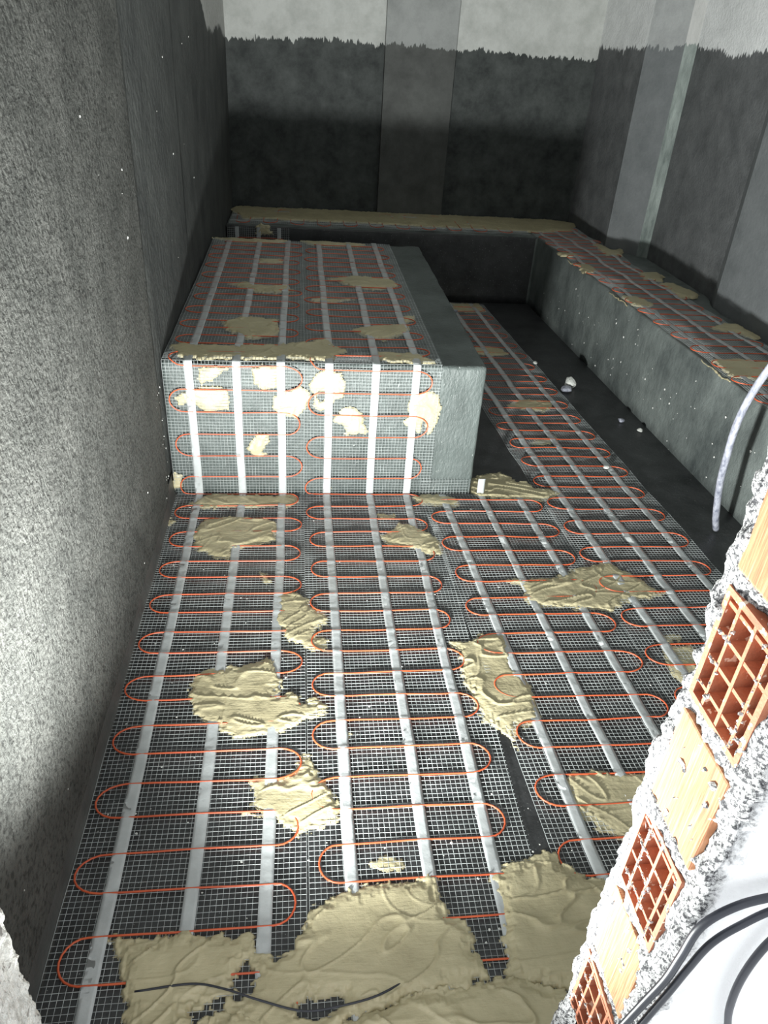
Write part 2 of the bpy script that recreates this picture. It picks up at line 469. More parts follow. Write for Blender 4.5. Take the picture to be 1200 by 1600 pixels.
# ------------------------------------------------------------------ bricks in the jamb
def rounded_box_bm(lo, hi, bev=0.002, seg=2):
    bm = bmesh.new(); box(bm, lo, hi)
    bmesh.ops.recalc_face_normals(bm, faces=bm.faces)
    bmesh.ops.bevel(bm, geom=list(bm.edges), offset=bev, segments=seg, affect='EDGES', profile=0.6)
    return bm
def hollow_brick(z0, z1, label):
    h, wy, dx = z1 - z0, JY1 - JY0, 0.17
    bm = bmesh.new()
    t = 0.007
    box(bm, (0, 0, 0), (dx, wy, t)); box(bm, (0, 0, h - t), (dx, wy, h))
    box(bm, (0, 0, t), (dx, t, h - t)); box(bm, (0, wy - t, t), (dx, wy, h - t))
    box(bm, (dx * 0.75, t, t), (dx * 0.80, wy - t, h - t))
    nodes = []
    for yy in (0.4205 - JY0, 0.4460 - JY0, 0.4722 - JY0):
        box(bm, (0.0006, yy - 0.0021, t * 0.5), (dx * 0.75, yy + 0.0021, h - t * 0.5))
        for zz in (0.023, 0.056, 0.0875, 0.119): nodes.append((yy, h - 0.134 + zz - 0.0))
    for zz in (0.023, 0.056, 0.0875, 0.119):
        box(bm, (0.0014, t * 0.5, zz - 0.0021), (dx * 0.75, wy - t * 0.5, zz + 0.0021))
    bmesh.ops.recalc_face_normals(bm, faces=bm.faces)
    me = bpy.data.meshes.new('hollow_brick'); bm.to_mesh(me); bm.free()
    o = link('hollow_brick', me, M['brick'])
    o.location = (JX - 0.002, JY0, z0)
    bm = bmesh.new()
    for q in range(190):
        if random.random() < 0.5: yy, zz = random.choice((0.4205, 0.446, 0.4722)) - JY0 + random.gauss(0, 0.0012), random.uniform(0, h)
        else: yy, zz = random.uniform(0, wy), random.choice((0.023, 0.056, 0.0875, 0.119)) + random.gauss(0, 0.0012)
        if float(vnoise(yy * 40, zz * 40, z0 * 9, 23)) < 0.5: continue
        r = random.uniform(0.0009, 0.0028)
        ret = bmesh.ops.create_icosphere(bm, subdivisions=1, radius=r)
        for v in ret['verts']:
            v.co *= random.uniform(0.6, 1.25)
            v.co += Vector((0.0005 + random.random() * 0.002, yy, zz))
    pl = bpy.data.meshes.new('plaster_crumbs'); bm.to_mesh(pl); bm.free()
    c = link('plaster_crumbs', pl, M['jamb'], o)
    c['kind'] = 'stuff'
    return tag(o, label, 'brick', 'bricks in the broken jamb')
def side_brick(z0, z1, label):
    bm = rounded_box_bm((0, 0, 0), (0.17, JY1 - JY0, z1 - z0), 0.003)
    bmesh.ops.subdivide_edges(bm, edges=[e for e in bm.edges if e.calc_length() > 0.05], cuts=14, use_grid_fill=True)
    for v in bm.verts:
        if v.co.x < 0.001:
            v.co.x += 0.004 * (float(fbm(v.co.y * 60, v.co.z * 12, z0 * 10, 7, 3)) - 0.4)
    me = bpy.data.meshes.new('side_brick'); bm.to_mesh(me); bm.free()
    o = link('clay_brick', me, M['comb'])
    o.location = (JX - 0.002, JY0, z0)
    return tag(o, label, 'brick', 'bricks in the broken jamb')
names = {0: 'combed clay brick at the very top of the broken jamb',
         1: 'hollow clay brick with open square cells, highest and largest of the jamb',
         2: 'peach combed clay brick between the two upper hollow bricks',
         3: 'hollow clay brick with cells part clogged with plaster, middle of the jamb',
         4: 'combed clay brick low in the jamb, just above the lowest hollow brick',
         5: 'lowest hollow clay brick of the jamb, at the bottom edge of the photo'}
for k, (z0, z1, h) in enumerate(BRICKS):
    if k > 5: continue
    (hollow_brick if h else side_brick)(z0, z1, names[k])
box_obj_core = None

# ------------------------------------------------------------------ benches
def rough_box(name, corners, h, material, amp=0.004, bev=0.012, cuts=0.03, seed=1):
    """block on a four-cornered plan, finely divided and roughened like trowelled concrete"""
    bm = bmesh.new()
    lo = [bm.verts.new((x, y, 0)) for x, y in corners]; hi = [bm.verts.new((x, y, h)) for x, y in corners]
    bm.faces.new(lo[::-1]); bm.faces.new(hi)
    for i in range(len(corners)):
        j = (i + 1) % len(corners)
        bm.faces.new([lo[i], lo[j], hi[j], hi[i]])
    bmesh.ops.recalc_face_normals(bm, faces=bm.faces)
    bmesh.ops.bevel(bm, geom=[e for e in bm.edges if max(v.co.z for v in e.verts) > 0.01], offset=bev, segments=3, affect='EDGES', profile=0.5)
    for _ in range(6):
        es = [e for e in bm.edges if e.calc_length() > cuts * 1.6]
        if not es: break
        bmesh.ops.subdivide_edges(bm, edges=es, cuts=1, use_grid_fill=True)
    bmesh.ops.triangulate(bm, faces=[f for f in bm.faces if len(f.verts) > 4])
    bm.normal_update()
    co = np.array([v.co[:] for v in bm.verts])
    d = (fbm(co[:, 0] * 14, co[:, 1] * 14, co[:, 2] * 14, seed, 3) - 0.62) * 2 * amp
    for v, k in zip(bm.verts, d):
        if v.co.z > 0.002: v.co += v.normal * float(k)
    me = bpy.data.meshes.new(name); bm.to_mesh(me); bm.free()
    return link(name, me, material, None, True)
BY, BH = 2.515, 0.533
o = rough_box('bench', [(-0.474, BY), (0.685, BY), (0.690, 4.37), (-0.462, 4.37)], BH, M['bench'], 0.005, 0.014, 0.03, 3)
tag(o, 'grey concrete bench block in the middle of the room, half covered by heating mats', 'bench')
def edge_x(y): return 1.71 - 0.037 * (y - 2.4)
PB = 0.455
pts = [(-0.462, 5.12), (edge_x(5.12), 5.12), (edge_x(0.54), 0.54), (2.12, 0.54), (2.12, 3.62), (2.19, 3.80), (2.19, 4.67), (2.13, 4.70), (2.0, 4.92), (2.0, 5.715), (-0.455, 5.715)]
o = rough_box('corner_bench', pts, PB, M['platform'], 0.006, 0.012, 0.045, 9)
tag(o, 'long low L-shaped concrete bench along the right and back walls', 'bench')
o.data.materials.append(M['floor'])  # floor's black on the back bench front: its shade put into the colour
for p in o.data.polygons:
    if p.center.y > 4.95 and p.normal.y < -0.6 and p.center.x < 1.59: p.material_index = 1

# ------------------------------------------------------------------ heating mats
class Surf:
    """unrolls a mat over a folded path; P(u, v, h) gives a point in the room"""
    def __init__(s, path, x0, shear=0.0, seed=0, lift=0.004, along='Y', xfun=None, lat=0.0):
        s.p = [np.array(q, float) for q in path]; s.x0 = x0; s.sh = shear; s.seed = seed; s.lift = lift; s.along = along; s.xfun = xfun; s.lat = lat
        s.L = [0.0]
        for a, b in zip(s.p, s.p[1:]): s.L.append(s.L[-1] + np.linalg.norm(b - a))
        s.len = s.L[-1]
    def __call__(s, u, v, h):
        v = min(max(v, 0), s.len)
        i = 0
        while i < len(s.p) - 2 and v > s.L[i + 1]: i += 1
        a, b = s.p[i], s.p[i + 1]
        t = (v - s.L[i]) / (s.L[i + 1] - s.L[i])
        q = a + (b - a) * t
        d = (b - a) / (s.L[i + 1] - s.L[i]); nrm = np.array([-d[1], d[0]])
        # round the normal over folds
        for kk, other in ((i, i - 1), (i + 1, i + 1)):
            if 0 < kk < len(s.p) - 1:
                dist = abs(v - s.L[kk])
                if dist < 0.012:
                    o2 = i - 1 if kk == i else i + 1
                    d2 = (s.p[o2 + 1] - s.p[o2]) / (s.L[o2 + 1] - s.L[o2]); n2 = np.array([-d2[1], d2[0]])
                    wgt = 0.5 * (1 - dist / 0.012)
                    nrm = nrm * (1 - wgt) + n2 * wgt
        wv = s.lift * float(vnoise(u * 5 + s.seed, v * 6, 0, s.seed)) + 0.4 * s.lift * float(vnoise(u * 17, v * 19, 0, s.seed + 3))
        hh = h + 0.0018 + wv
        q = q + nrm * hh
        x = s.x0 + u + s.sh * (q[0])
        if s.xfun: x = s.xfun(q[0]) + u
        x += s.lat * (float(vnoise(v * 7, 0, 0, s.seed + 9)) - 0.5) + 0.004 * (float(vnoise(v * 4, u * 2, 0, s.seed + 5)) - 0.5)
        if s.along == 'Y': return (x, q[0], q[1])
        return (q[0], x, q[1])
def strand(verts, faces, pts, wdt, up):
    """thin three-sided thread"""
    n0 = len(verts)
    pts = np.array(pts)
    t = np.gradient(pts, axis=0); t /= np.linalg.norm(t, axis=1)[:, None] + 1e-9
    side = np.cross(t, up); side /= np.linalg.norm(side, axis=1)[:, None] + 1e-9
    nn = np.cross(side, t)
    for i in range(len(pts)):
        verts.append(pts[i] - side[i] * wdt); verts.append(pts[i] + side[i] * wdt); verts.append(pts[i] + nn[i] * wdt * 1.1)
    for i in range(len(pts) - 1):
        a = n0 + 3 * i; b = a + 3
        faces += [(a, a + 2, b + 2, b), (a + 2, a + 1, b + 1, b + 2)]
    return
def net_mesh(S, width, v0, v1, cell=0.0122, wd=0.00055, useg=9, vstep=0.035, keep=None):
    verts, faces = [], []
    us = np.arange(0, width + 1e-6, cell)
    vv = list(np.arange(v0, v1, vstep)) + [v1]
    for L in S.L[1:-1]:
        vv += [L - 0.008, L + 0.0, L + 0.008]
    vv = sorted(v for v in vv if v0 <= v <= v1)
    for u in us:
        pl = [S(u, v, 0.0) for v in vv if keep is None or keep(u, v)]
        if len(pl) > 1:
            ups = np.array([np.array(S(u, v, 0.01)) - np.array(S(u, v, 0.0)) for v in vv if keep is None or keep(u, v)])
            strand(verts, faces, pl, wd, ups)
    for k, v in enumerate(np.arange(v0, v1, cell)):
        uu = [u for u in np.linspace(0, width, useg) if keep is None or keep(u, v)]
        if len(uu) < 2: continue
        jit = 0.0012 * (random.random() - 0.5)
        pl = [S(u, v + jit + 0.0025 * (float(vnoise(u * 9, v * 3, 0, 77)) - 0.5), 0.0004) for u in uu]
        up = np.array(S(uu[0], v, 0.01)) - np.array(S(uu[0], v, 0.0))
        strand(verts, faces, pl, wd, np.tile(up, (len(pl), 1)))
    return mesh('netting', verts, faces)
def tape_mesh(S, u0, wdt, v0, v1, rows=(), h=0.0022, step=0.008):
    rows = np.array(rows)
    verts, faces = [], []
    vv = list(np.arange(v0, v1, step)) + [v1]
    for L in S.L[1:-1]: vv += [L - 0.006, L, L + 0.006]
    vv = sorted(v for v in vv if v0 <= v <= v1)
    K = 5
    for v in vv:
        hump = 0.0024 * float(np.exp(-((v - rows) / 0.006) ** 2).max()) if len(rows) else 0.0
        cell = math.floor(v / 0.0882 + 0.5 * vnoise(v * 0.2, 0, 0, 3))
        ruf = 0.6 if cell % 2 else 2.2
        wob = 0.003 * (float(vnoise(v * 6, u0 * 20, 0, 41)) - 0.5)
        for k in range(K):
            q = k / (K - 1)
            crease = hump + ruf * 0.0012 * (float(vnoise(v * 85, q * 2.2, u0 * 30, 51)) - 0.5)
            edge = 0.0003 if k in (0, K - 1) else 0.0
            verts.append(S(u0 + wob + (q - 0.5) * wdt, v, h + crease - edge))
        for k in (K - 1, 0):
            q = k / (K - 1)
            verts.append(S(u0 + wob + (q - 0.5) * wdt, v, h + crease - 0.0008))
    R = K + 2
    for i in range(len(vv) - 1):
        for k in range(R):
            k2 = (k + 1) % R
            faces.append((i * R + k, (i + 1) * R + k, (i + 1) * R + k2, i * R + k2))
    return mesh('tape', verts, faces)
def cable_path(S, rows, uL, uR, left_first=True, rad=None, amp=0.005):
    pts = []
    for k, v in enumerate(rows):
        first_left = (k % 2 == 0) == left_first     # this row joins the next on the left side
        a, b = (uR, uL) if first_left else (uL, uR)
        nxt = rows[k + 1] if k + 1 < len(rows) else None
        off = 0.05
        a2 = a - off if a == uR else a + off
        b2 = b + off if b == uL else b - off
        for q in np.linspace(0, 1, 12):
            u = a2 + (b2 - a2) * q
            pts.append((u, v + amp * (float(vnoise(u * 8, v * 13, 0, 61)) - 0.5)))
        if nxt is not None:
            c = (v + nxt) / 2; r = (nxt - v) / 2; sg = -1 if b == uL else 1
            e = off * (0.85 + 0.35 * random.random())
            for q in np.linspace(-math.pi / 2, math.pi / 2, 11)[1:-1]:
                pts.append((b2 + sg * e * math.cos(q), c + r * math.sin(q)))
    return pts
def cable_mesh(S, rows, uL, uR, left_first=True, r=0.0023, h=0.0024):
    p3 = [S(u, v, h) for u, v in cable_path(S, rows, uL, uR, left_first) if 0 <= v <= S.len]
    v, f = tube_mesh(p3, r, 6)
    return mesh('heating_cable', v, f)
def heating_mat(label, S, width, v0, v1, tapes, tw, rows, uL, uR, left_first, group=None, keep=None, useg=9, cell=0.0122):
    root = empty('heating_mat', S(0, v0, 0))
    tag(root, label, 'heating mat', group)
    inv = Matrix.Translation(-Vector(root.location))
    for nm, me, mt in [('netting', net_mesh(S, width, v0, v1, useg=useg, keep=keep, cell=cell), M['net'])] + \
                      [('tape', tape_mesh(S, t[0], tw, t[1], t[2], rows), M['tape']) for t in tapes] + \
                      [('heating_cable', cable_mesh(S, rows, uL, uR, left_first), M['cable'])]:
        me.transform(inv)
        link(nm, me, mt, root, nm != 'netting')
    return root
G = 'electric heating mats'
random.seed(4)
FL = [(0.56, 0.0), (BY - 0.006, 0.0), (BY - 0.006, BH + 0.003), (4.35, BH + 0.003)]
SA = Surf(FL, -0.4755, 0.0035, 1, 0.004)
tot = SA.len
A0 = 0.56
vA = lambda y: y - A0
heating_mat('left heating mat running from the foreground up and over the bench beside the left wall', SA, 0.488, 0.0, tot,
            [(0.090, 0.0, tot), (0.252, 0.0, tot), (0.405, 0.0, tot)], 0.029,
            [vA(0.740) + 0.0882 * k for k in range(-2, 47)], 0.018, 0.472, True, G)
SB = Surf(FL, 0.022, 0.0, 2, 0.0045)
heating_mat('middle heating mat running from the foreground up the bench front and along its top', SB, 0.492, 0.0, tot,
            [(0.089, 0.0, tot), (0.255, 0.0, tot), (0.400, 0.0, tot)], 0.029,
            [vA(0.910) + 0.0882 * k for k in range(-2, 45)], 0.014, 0.452, True, G)
SCC = Surf([(0.56, 0.0), (BY - 0.008, 0.0), (BY - 0.008, 0.075)], 0.612, -0.054, 3, 0.006)
heating_mat('short slanting heating mat in front of the bench corner, beside the middle mat', SCC, 0.50, 0.0, SCC.len,
            [(0.089, 0.0, SCC.len - 0.078), (0.242, 0.0, SCC.len), (0.394, 0.0, SCC.len - 0.078)], 0.028,
            [vA(1.240) + 0.0868 * k for k in range(-7, 15)], 0.016, 0.470, False, G, keep=lambda u, v: v < SCC.len - 0.079 or u < 0.20)
SD = Surf([(0.56, 0.0), (5.06, 0.0)], 1.118, -0.0635, 4, 0.007, lat=0.006)
heating_mat('long heating mat running past the right side of the bench to the back', SD, 0.478, 0.0, 4.5,
            [(0.089, 0.0, 4.5), (0.236, 0.0, 4.5), (0.390, 0.0, 4.5)], 0.030,
            [vA(1.694) + 0.0862 * k for k in range(-12, 39)], 0.018, 0.455, True, G)
# right bench
SR = Surf([(2.0, PB + 0.002), (5.55, PB + 0.002)], 0, 0, 6, 0.007, xfun=lambda y: edge_x(y) - 0.006, lat=0.030)
heating_mat('wavy heating mat lying along the top of the right bench', SR, 0.382, 0.0, 3.55,
            [(0.060, 0.0, 3.55), (0.190, 0.0, 3.55), (0.325, 0.0, 3.55)], 0.026,
            [0.03 + 0.088 * k for k in range(40)], -0.004, 0.365, True, G)
SBK = Surf([(-0.44, PB + 0.003), (1.56, PB + 0.003)], 0, 0, 7, 0.008, along='X', xfun=lambda x: 5.13)
heating_mat('heating mat lying along the top of the back bench', SBK, 0.50, 0.0, 2.0,
            [(0.09, 0.0, 2.0), (0.25, 0.0, 2.0), (0.40, 0.0, 2.0)], 0.028,
            [0.04 + 0.088 * k for k in range(22)], 0.02, 0.47, True, G)
SBF = Surf([(5.112, 0.0), (5.112, PB - 0.004)], -0.452, 0.0, 8, 0.004)
heating_mat('short heating mat hanging on the front of the back bench in the left corner', SBF, 0.40, 0.0, PB - 0.006,
            [(0.06, 0.0, 0.448), (0.20, 0.0, 0.448), (0.33, 0.0, 0.448)], 0.026,
            [0.03 + 0.088 * k for k in range(5)], 0.01, 0.38, True, G)

# ------------------------------------------------------------------ mortar smears
PATCHES = [
 ('floor', 7, 'long tan smear across the foot of the near bench, left mat',
  [(-415,2426),(-363,2496),(-297,2500),(-166,2500),(-61,2500),(-11,2486),(6,2449),(-30,2416),(-159,2408),(-258,2403),(-375,2408)], []),
 ('floor', 7, 'wide double tan smear on the left mat just below the bench foot smear',
  [(-368,2258),(-337,2329),(-253,2346),(-165,2341),(-78,2315),(-68,2256),(-75,2187),(-110,2164),(-165,2156),(-218,2134),(-233,2078),(-287,2087),(-324,2117),(-359,2144)], []),
 ('floor', 8, 'tan smear over the seam between left and middle mats, halfway up the floor',
  [(-72,1876),(-20,1901),(13,1881),(41,1854),(40,1829),(76,1797),(96,1763),(89,1731),(69,1717),(42,1681),(88,1685),(76,1627),(37,1620),(11,1643),(-22,1660),(-43,1683),(-49,1720),(-75,1759)], []),
 ('floor', 8, 'large oval tan smear on the left mat with a cable loop in it',
  [(-294,1463),(-293,1542),(-238,1565),(-164,1567),(-76,1593),(-64,1544),(-53,1513),(-51,1451),(-9,1454),(7,1421),(43,1434),(85,1409),(62,1372),(7,1357),(-49,1324),(-108,1314),(-176,1321),(-226,1359),(-269,1386)], [[(-35,1503),(-9,1492),(-5,1459),(-33,1451),(-45,1475)]]),
 ('floor', 8, 'winged tan smear over the seam above the big foreground smear',
  [(-128,1185),(-55,1187),(-14,1205),(16,1258),(30,1247),(40,1193),(76,1133),(98,1092),(94,1062),(40,1042),(-1,1027),(-39,1063),(-86,1087),(-108,1111),(-110,1152)], []),
 ('floor', 11, 'broad foreground smear of cream mortar on left and middle mats',
  [(-357,822),(-319,825),(-241,825),(-162,825),(-98,816),(-80,781),(-51,769),(-22,776),(8,807),(25,859),(69,870),(106,892),(145,910),(289,910),(297,881),(316,848),(301,827),(342,818),(342,752),(367,738),(363,700),(294,687),(217,679),(155,661),(83,645),(36,608),(-31,613),(-98,618),(-154,622),(-242,629),(-270,631),(-297,633),(-317,716),(-340,763)], [[(-102,760),(-79,731),(-106,702),(-137,717)],[(-2,682),(71,680),(51,659),(-7,661)],[(-199,692),(-144,698),(-136,672),(-192,665)],[(-79,808),(-35,792),(-28,774),(-49,766),(-69,779)]]),
 ('floor', 16, 'thick lumpy cream ridge along the very bottom of the floor',
  [(-161,692),(-78,667),(2,651),(107,654),(205,680),(281,697),(364,705),(409,711),(467,690),(532,674),(599,663),(565,511),(143,543),(-180,567)], [[(14,650),(60,650),(65,621),(14,625)]]),
 ('floor', 13, 'swirled thick olive smear beside the broken brick jamb',
  [(408,907),(449,931),(508,949),(576,956),(581,921),(622,894),(667,885),(735,874),(678,767),(603,675),(558,655),(499,668),(451,676),(384,693),(405,735),(406,788),(413,865)], []),
 ('floor', 8, 'pock-marked olive smear partly hidden by the brick jamb',
  [(627,1137),(684,1166),(743,1163),(866,1149),(944,1142),(882,1006),(771,963),(721,976),(699,1000),(662,1030),(630,1056),(637,1105)], []),
 ('floor', 9, 'tall tan smear over the seam between middle and right mats',
  [(453,1645),(513,1649),(536,1665),(580,1684),(620,1683),(626,1626),(628,1557),(640,1523),(652,1445),(633,1338),(613,1315),(575,1304),(561,1268),(565,1233),(545,1246),(522,1306),(488,1334),(477,1372),(475,1411),(456,1472),(464,1545),(480,1608)], []),
 ('floor', 9, 'wide ragged olive smear on the right-hand floor mats with a long pointed tail',
  [(682,1947),(749,1949),(864,1961),(885,1979),(962,2003),(1062,2039),(1093,2058),(1114,2000),(1144,1963),(1179,1919),(1205,1873),(1236,1866),(1144,1834),(1055,1803),(1002,1779),(922,1784),(846,1792),(793,1794),(730,1818),(717,1851),(730,1877),(732,1908)], []),
 ('floor', 8, 'tan smear on the middle mat below the bench corner',
  [(285,2207),(339,2252),(369,2295),(429,2273),(485,2217),(511,2184),(516,2109),(477,2090),(428,2079),(417,2130),(346,2154),(292,2163)], []),
 ('floor', 8, 'small cream smear on the floor at the foot of the bench front, right of centre',
  [(435,2487),(472,2500),(535,2500),(581,2500),(624,2472),(628,2424),(579,2401),(518,2415),(471,2439)], []),
 ('floor', 10, 'long olive smear at the front right corner of the near bench',
  [(693,2598),(761,2668),(843,2690),(876,2652),(904,2599),(951,2626),(957,2547),(1022,2537),(1055,2512),(970,2448),(883,2467),(793,2472),(710,2487),(686,2500)], []),
 ('floor', 7, 'faint smear at the far end of the mat beside the bench',
  [(949,5080),(1091,5080),(1252,5080),(1280,4917),(1181,4866),(1046,4895),(955,4957)], []),
 ('floor', 6, 'pale oval smear on the mat halfway along the bench side',
  [(1001,4172),(1103,4233),(1210,4185),(1234,4091),(1112,4063),(1034,4090)], []),
 ('floor', 6, 'ragged smear on the mat beside the bench, level with the white rubble',
  [(1039,3365),(1103,3446),(1205,3450),(1303,3437),(1273,3335),(1218,3295),(1104,3322)], []),
 ('floor', 6, 'small triangular smear on the mat, just nearer than the ragged one',
  [(1028,2946),(1115,3012),(1193,3047),(1194,2969),(1095,2941)], []),
 ('floor', 4, 'thin streak of mortar on the far right mat near the brick wall',
  [(1115,1662),(1180,1666),(1202,1636),(1151,1626),(1117,1641)], []),
 ('floor', 6, 'olive smear on the far right mat cut off by the brick jamb',
  [(1091,1605),(1187,1613),(1222,1578),(1146,1460),(1102,1449),(1076,1502),(1088,1541)], []),
 ('floor', 4, 'small translucent dab on the middle mat above the foreground smear',
  [(155,950),(184,965),(219,960),(235,939),(219,925),(181,928)], []),
 ('floor', 5, 'tiny cream dab on the middle mat in front of the bench',
  [(280,2361),(322,2374),(354,2352),(337,2330),(294,2334)], []),
 ('floor', 4, 'narrow sliver of mortar on the right strip of the left mat',
  [(-132,2012),(-122,2022),(-97,1970),(-71,1939),(-75,1922),(-100,1946),(-122,1980)], []),
 ('floor', 4, 'short thin streak on the left mat beside the winged smear',
  [(-170,1098),(-135,1099),(-91,1094),(-80,1083),(-119,1080),(-148,1087)], []),
 ('floor', 5, 'round blob on the middle mat tape near the seam, low on the floor',
  [(108,1316),(123,1330),(138,1317),(133,1299),(115,1297)], []),
 ('floor', 10, 'triangular flake of mortar against the left wall foot',
  [(-478,2360),(-478,2386),(-475,2356),(-448,2313),(-464,2279),(-478,2263)], []),
 ('front', 6, 'square cream patch at the top left of the bench front',
  [(-355,516),(-274,525),(-244,511),(-276,487),(-298,460),(-338,450),(-349,481)], []),
 ('front', 6, 'cream patch at the top of the bench front between second and third tapes',
  [(-165,515),(-124,530),(-60,522),(-72,496),(-82,447),(-127,432),(-158,455),(-165,494)], []),
 ('front', 6, 'rectangular cream patch inside the left cable loop on the bench front',
  [(-434,402),(-413,424),(-368,437),(-328,438),(-259,432),(-245,400),(-248,355),(-334,341),(-368,371),(-416,380)], []),
 ('front', 7, 'large cream patch over the third tape on the bench front',
  [(-82,403),(-46,431),(4,456),(27,449),(41,437),(46,407),(27,377),(4,341),(0,313),(-68,330),(-88,363)], []),
 ('front', 7, 'bubbly cream cluster at the middle of the bench front, top',
  [(36,461),(65,506),(110,514),(160,508),(171,471),(170,414),(140,401),(106,363),(79,357),(53,382),(50,422)], [[(66,418),(87,438),(107,433),(101,403),(78,383)]]),
 ('front', 6, 'ragged cream patch left of the fifth tape on the bench front',
  [(130,338),(160,364),(195,375),(233,365),(238,308),(261,269),(240,255),(168,260),(167,294),(131,312)], []),
 ('front', 8, 'smooth pale ear-shaped patch at the right end of the bench front netting',
  [(410,401),(439,427),(490,443),(516,420),(529,382),(520,330),(501,277),(483,258),(485,290),(460,316),(444,276),(402,297),(388,315),(415,342),(396,367)], []),
 ('front', 7, 'lone hourglass cream patch low on the bench front',
  [(-197,198),(-158,246),(-152,269),(-111,259),(-112,222),(-129,187),(-108,169),(-147,152),(-177,173)], []),
 ('front', 6, 'small cream dab at the bottom left corner of the bench front',
  [(-463,98),(-441,87),(-443,37),(-470,23)], []),
 ('front', 6, 'small knobbly dab over the fourth tape at the bench foot',
  [(100,44),(115,38),(130,21),(126,4),(96,4)], []),
 ('top', 7, 'long smear along the front edge of the bench top, left half',
  [(-456,2649),(-421,2698),(-374,2667),(-211,2665),(-78,2687),(12,2714),(112,2770),(131,2688),(188,2637),(116,2549),(-36,2547),(-221,2536),(-350,2528),(-416,2549)], []),
 ('top', 7, 'smear along the front edge of the bench top, right half',
  [(284,2630),(434,2626),(512,2553),(498,2527),(345,2531),(290,2566)], []),
 ('top', 7, 'oval smear on the left mat of the bench top, nearest the front edge',
  [(-301,2933),(-233,3002),(-84,2983),(-64,2823),(-98,2762),(-197,2741),(-273,2836)], []),
 ('top', 7, 'oval smear on the right mat of the bench top, nearest the front edge',
  [(212,2874),(301,2935),(435,2962),(445,2861),(328,2764),(249,2802)], []),
 ('top', 5, 'small smear on the right tape of the bench top',
  [(408,3033),(484,3074),(475,3006),(427,2961)], []),
 ('top', 6, 'stretched smear across the left mat halfway along the bench top',
  [(-312,3473),(-230,3504),(-205,3465),(-46,3462),(-22,3384),(-92,3337),(-222,3362)], []),
 ('top', 6, 'long smear across the right mat halfway along the bench top',
  [(140,3602),(272,3664),(439,3639),(479,3522),(370,3437),(248,3475)], []),
 ('top', 4, 'thin ragged streak at the left tape of the right mat on the bench top',
  [(59,3266),(152,3285),(260,3296),(149,3220),(67,3221)], []),
 ('top', 4, 'short bar-like smear on the left mat far along the bench top',
  [(-199,3928),(-77,3958),(-76,3869),(-196,3865)], []),
 ('top', 6, 'smear along the back edge of the bench top, left half',
  [(-468,4360),(-234,4360),(-56,4360),(-27,4333),(-227,4255),(-374,4290)], []),
 ('top', 6, 'smear along the back edge of the bench top, right half',
  [(16,4360),(214,4360),(377,4339),(326,4271),(85,4262)], []),
 ('back', 9, 'long continuous smear over the mat on the back bench',
  [(-471,5586),(-444,5690),(-301,5690),(-118,5690),(113,5690),(345,5690),(578,5690),(1099,5690),(1593,5690),(1827,5690),(2030,5598),(1917,5321),(1636,5230),(1279,5243),(754,5284),(406,5297),(104,5298),(-66,5284),(-151,5308),(-361,5285)], []),
 ('backface', 5, 'rounded smear on the hanging mat in front of the back bench',
  [(-275,403),(-265,447),(-248,468),(-199,469),(-167,431),(-139,396)], []),
 ('back', 6, 'narrow smear on the inner edge of the right bench at its far end',
  [(1590,4665),(1736,4655),(1731,4590),(1594,4569)], []),
 ('back', 6, 'small smear near the far inner edge of the right bench',
  [(1639,4393),(1723,4375),(1729,4233),(1606,4176)], []),
 ('back', 6, 'curly smear at the outer side of the right bench mat, far end',
  [(1919,4922),(1977,4985),(2007,4779),(2115,4883),(2026,4650),(1911,4632)], []),
 ('back', 6, 'smear on the outer tape of the right bench, farther of two neighbours',
  [(1962,4235),(2085,4251),(2102,4171),(2031,4069),(1944,4098)], []),
 ('back', 6, 'smear on the outer tape of the right bench, nearer of two neighbours',
  [(2001,4027),(2093,4038),(2147,3834),(2084,3746),(1994,3737),(1984,3900)], []),
 ('back', 6, 'smear between the inner edge and first tape of the right bench',
  [(1661,3748),(1756,3758),(1798,3607),(1740,3549),(1671,3595)], []),
 ('back', 6, 'long smear at the wall side of the right bench',
  [(1918,3262),(2024,3345),(2098,3322),(2125,3152),(2067,3105),(2028,3189)], []),
 ('back', 8, 'biggest smear on the right bench, beside the grey hose',
  [(1720,2838),(1851,2853),(1970,2823),(1966,2751),(1901,2638),(1772,2632),(1720,2663)], []),
]

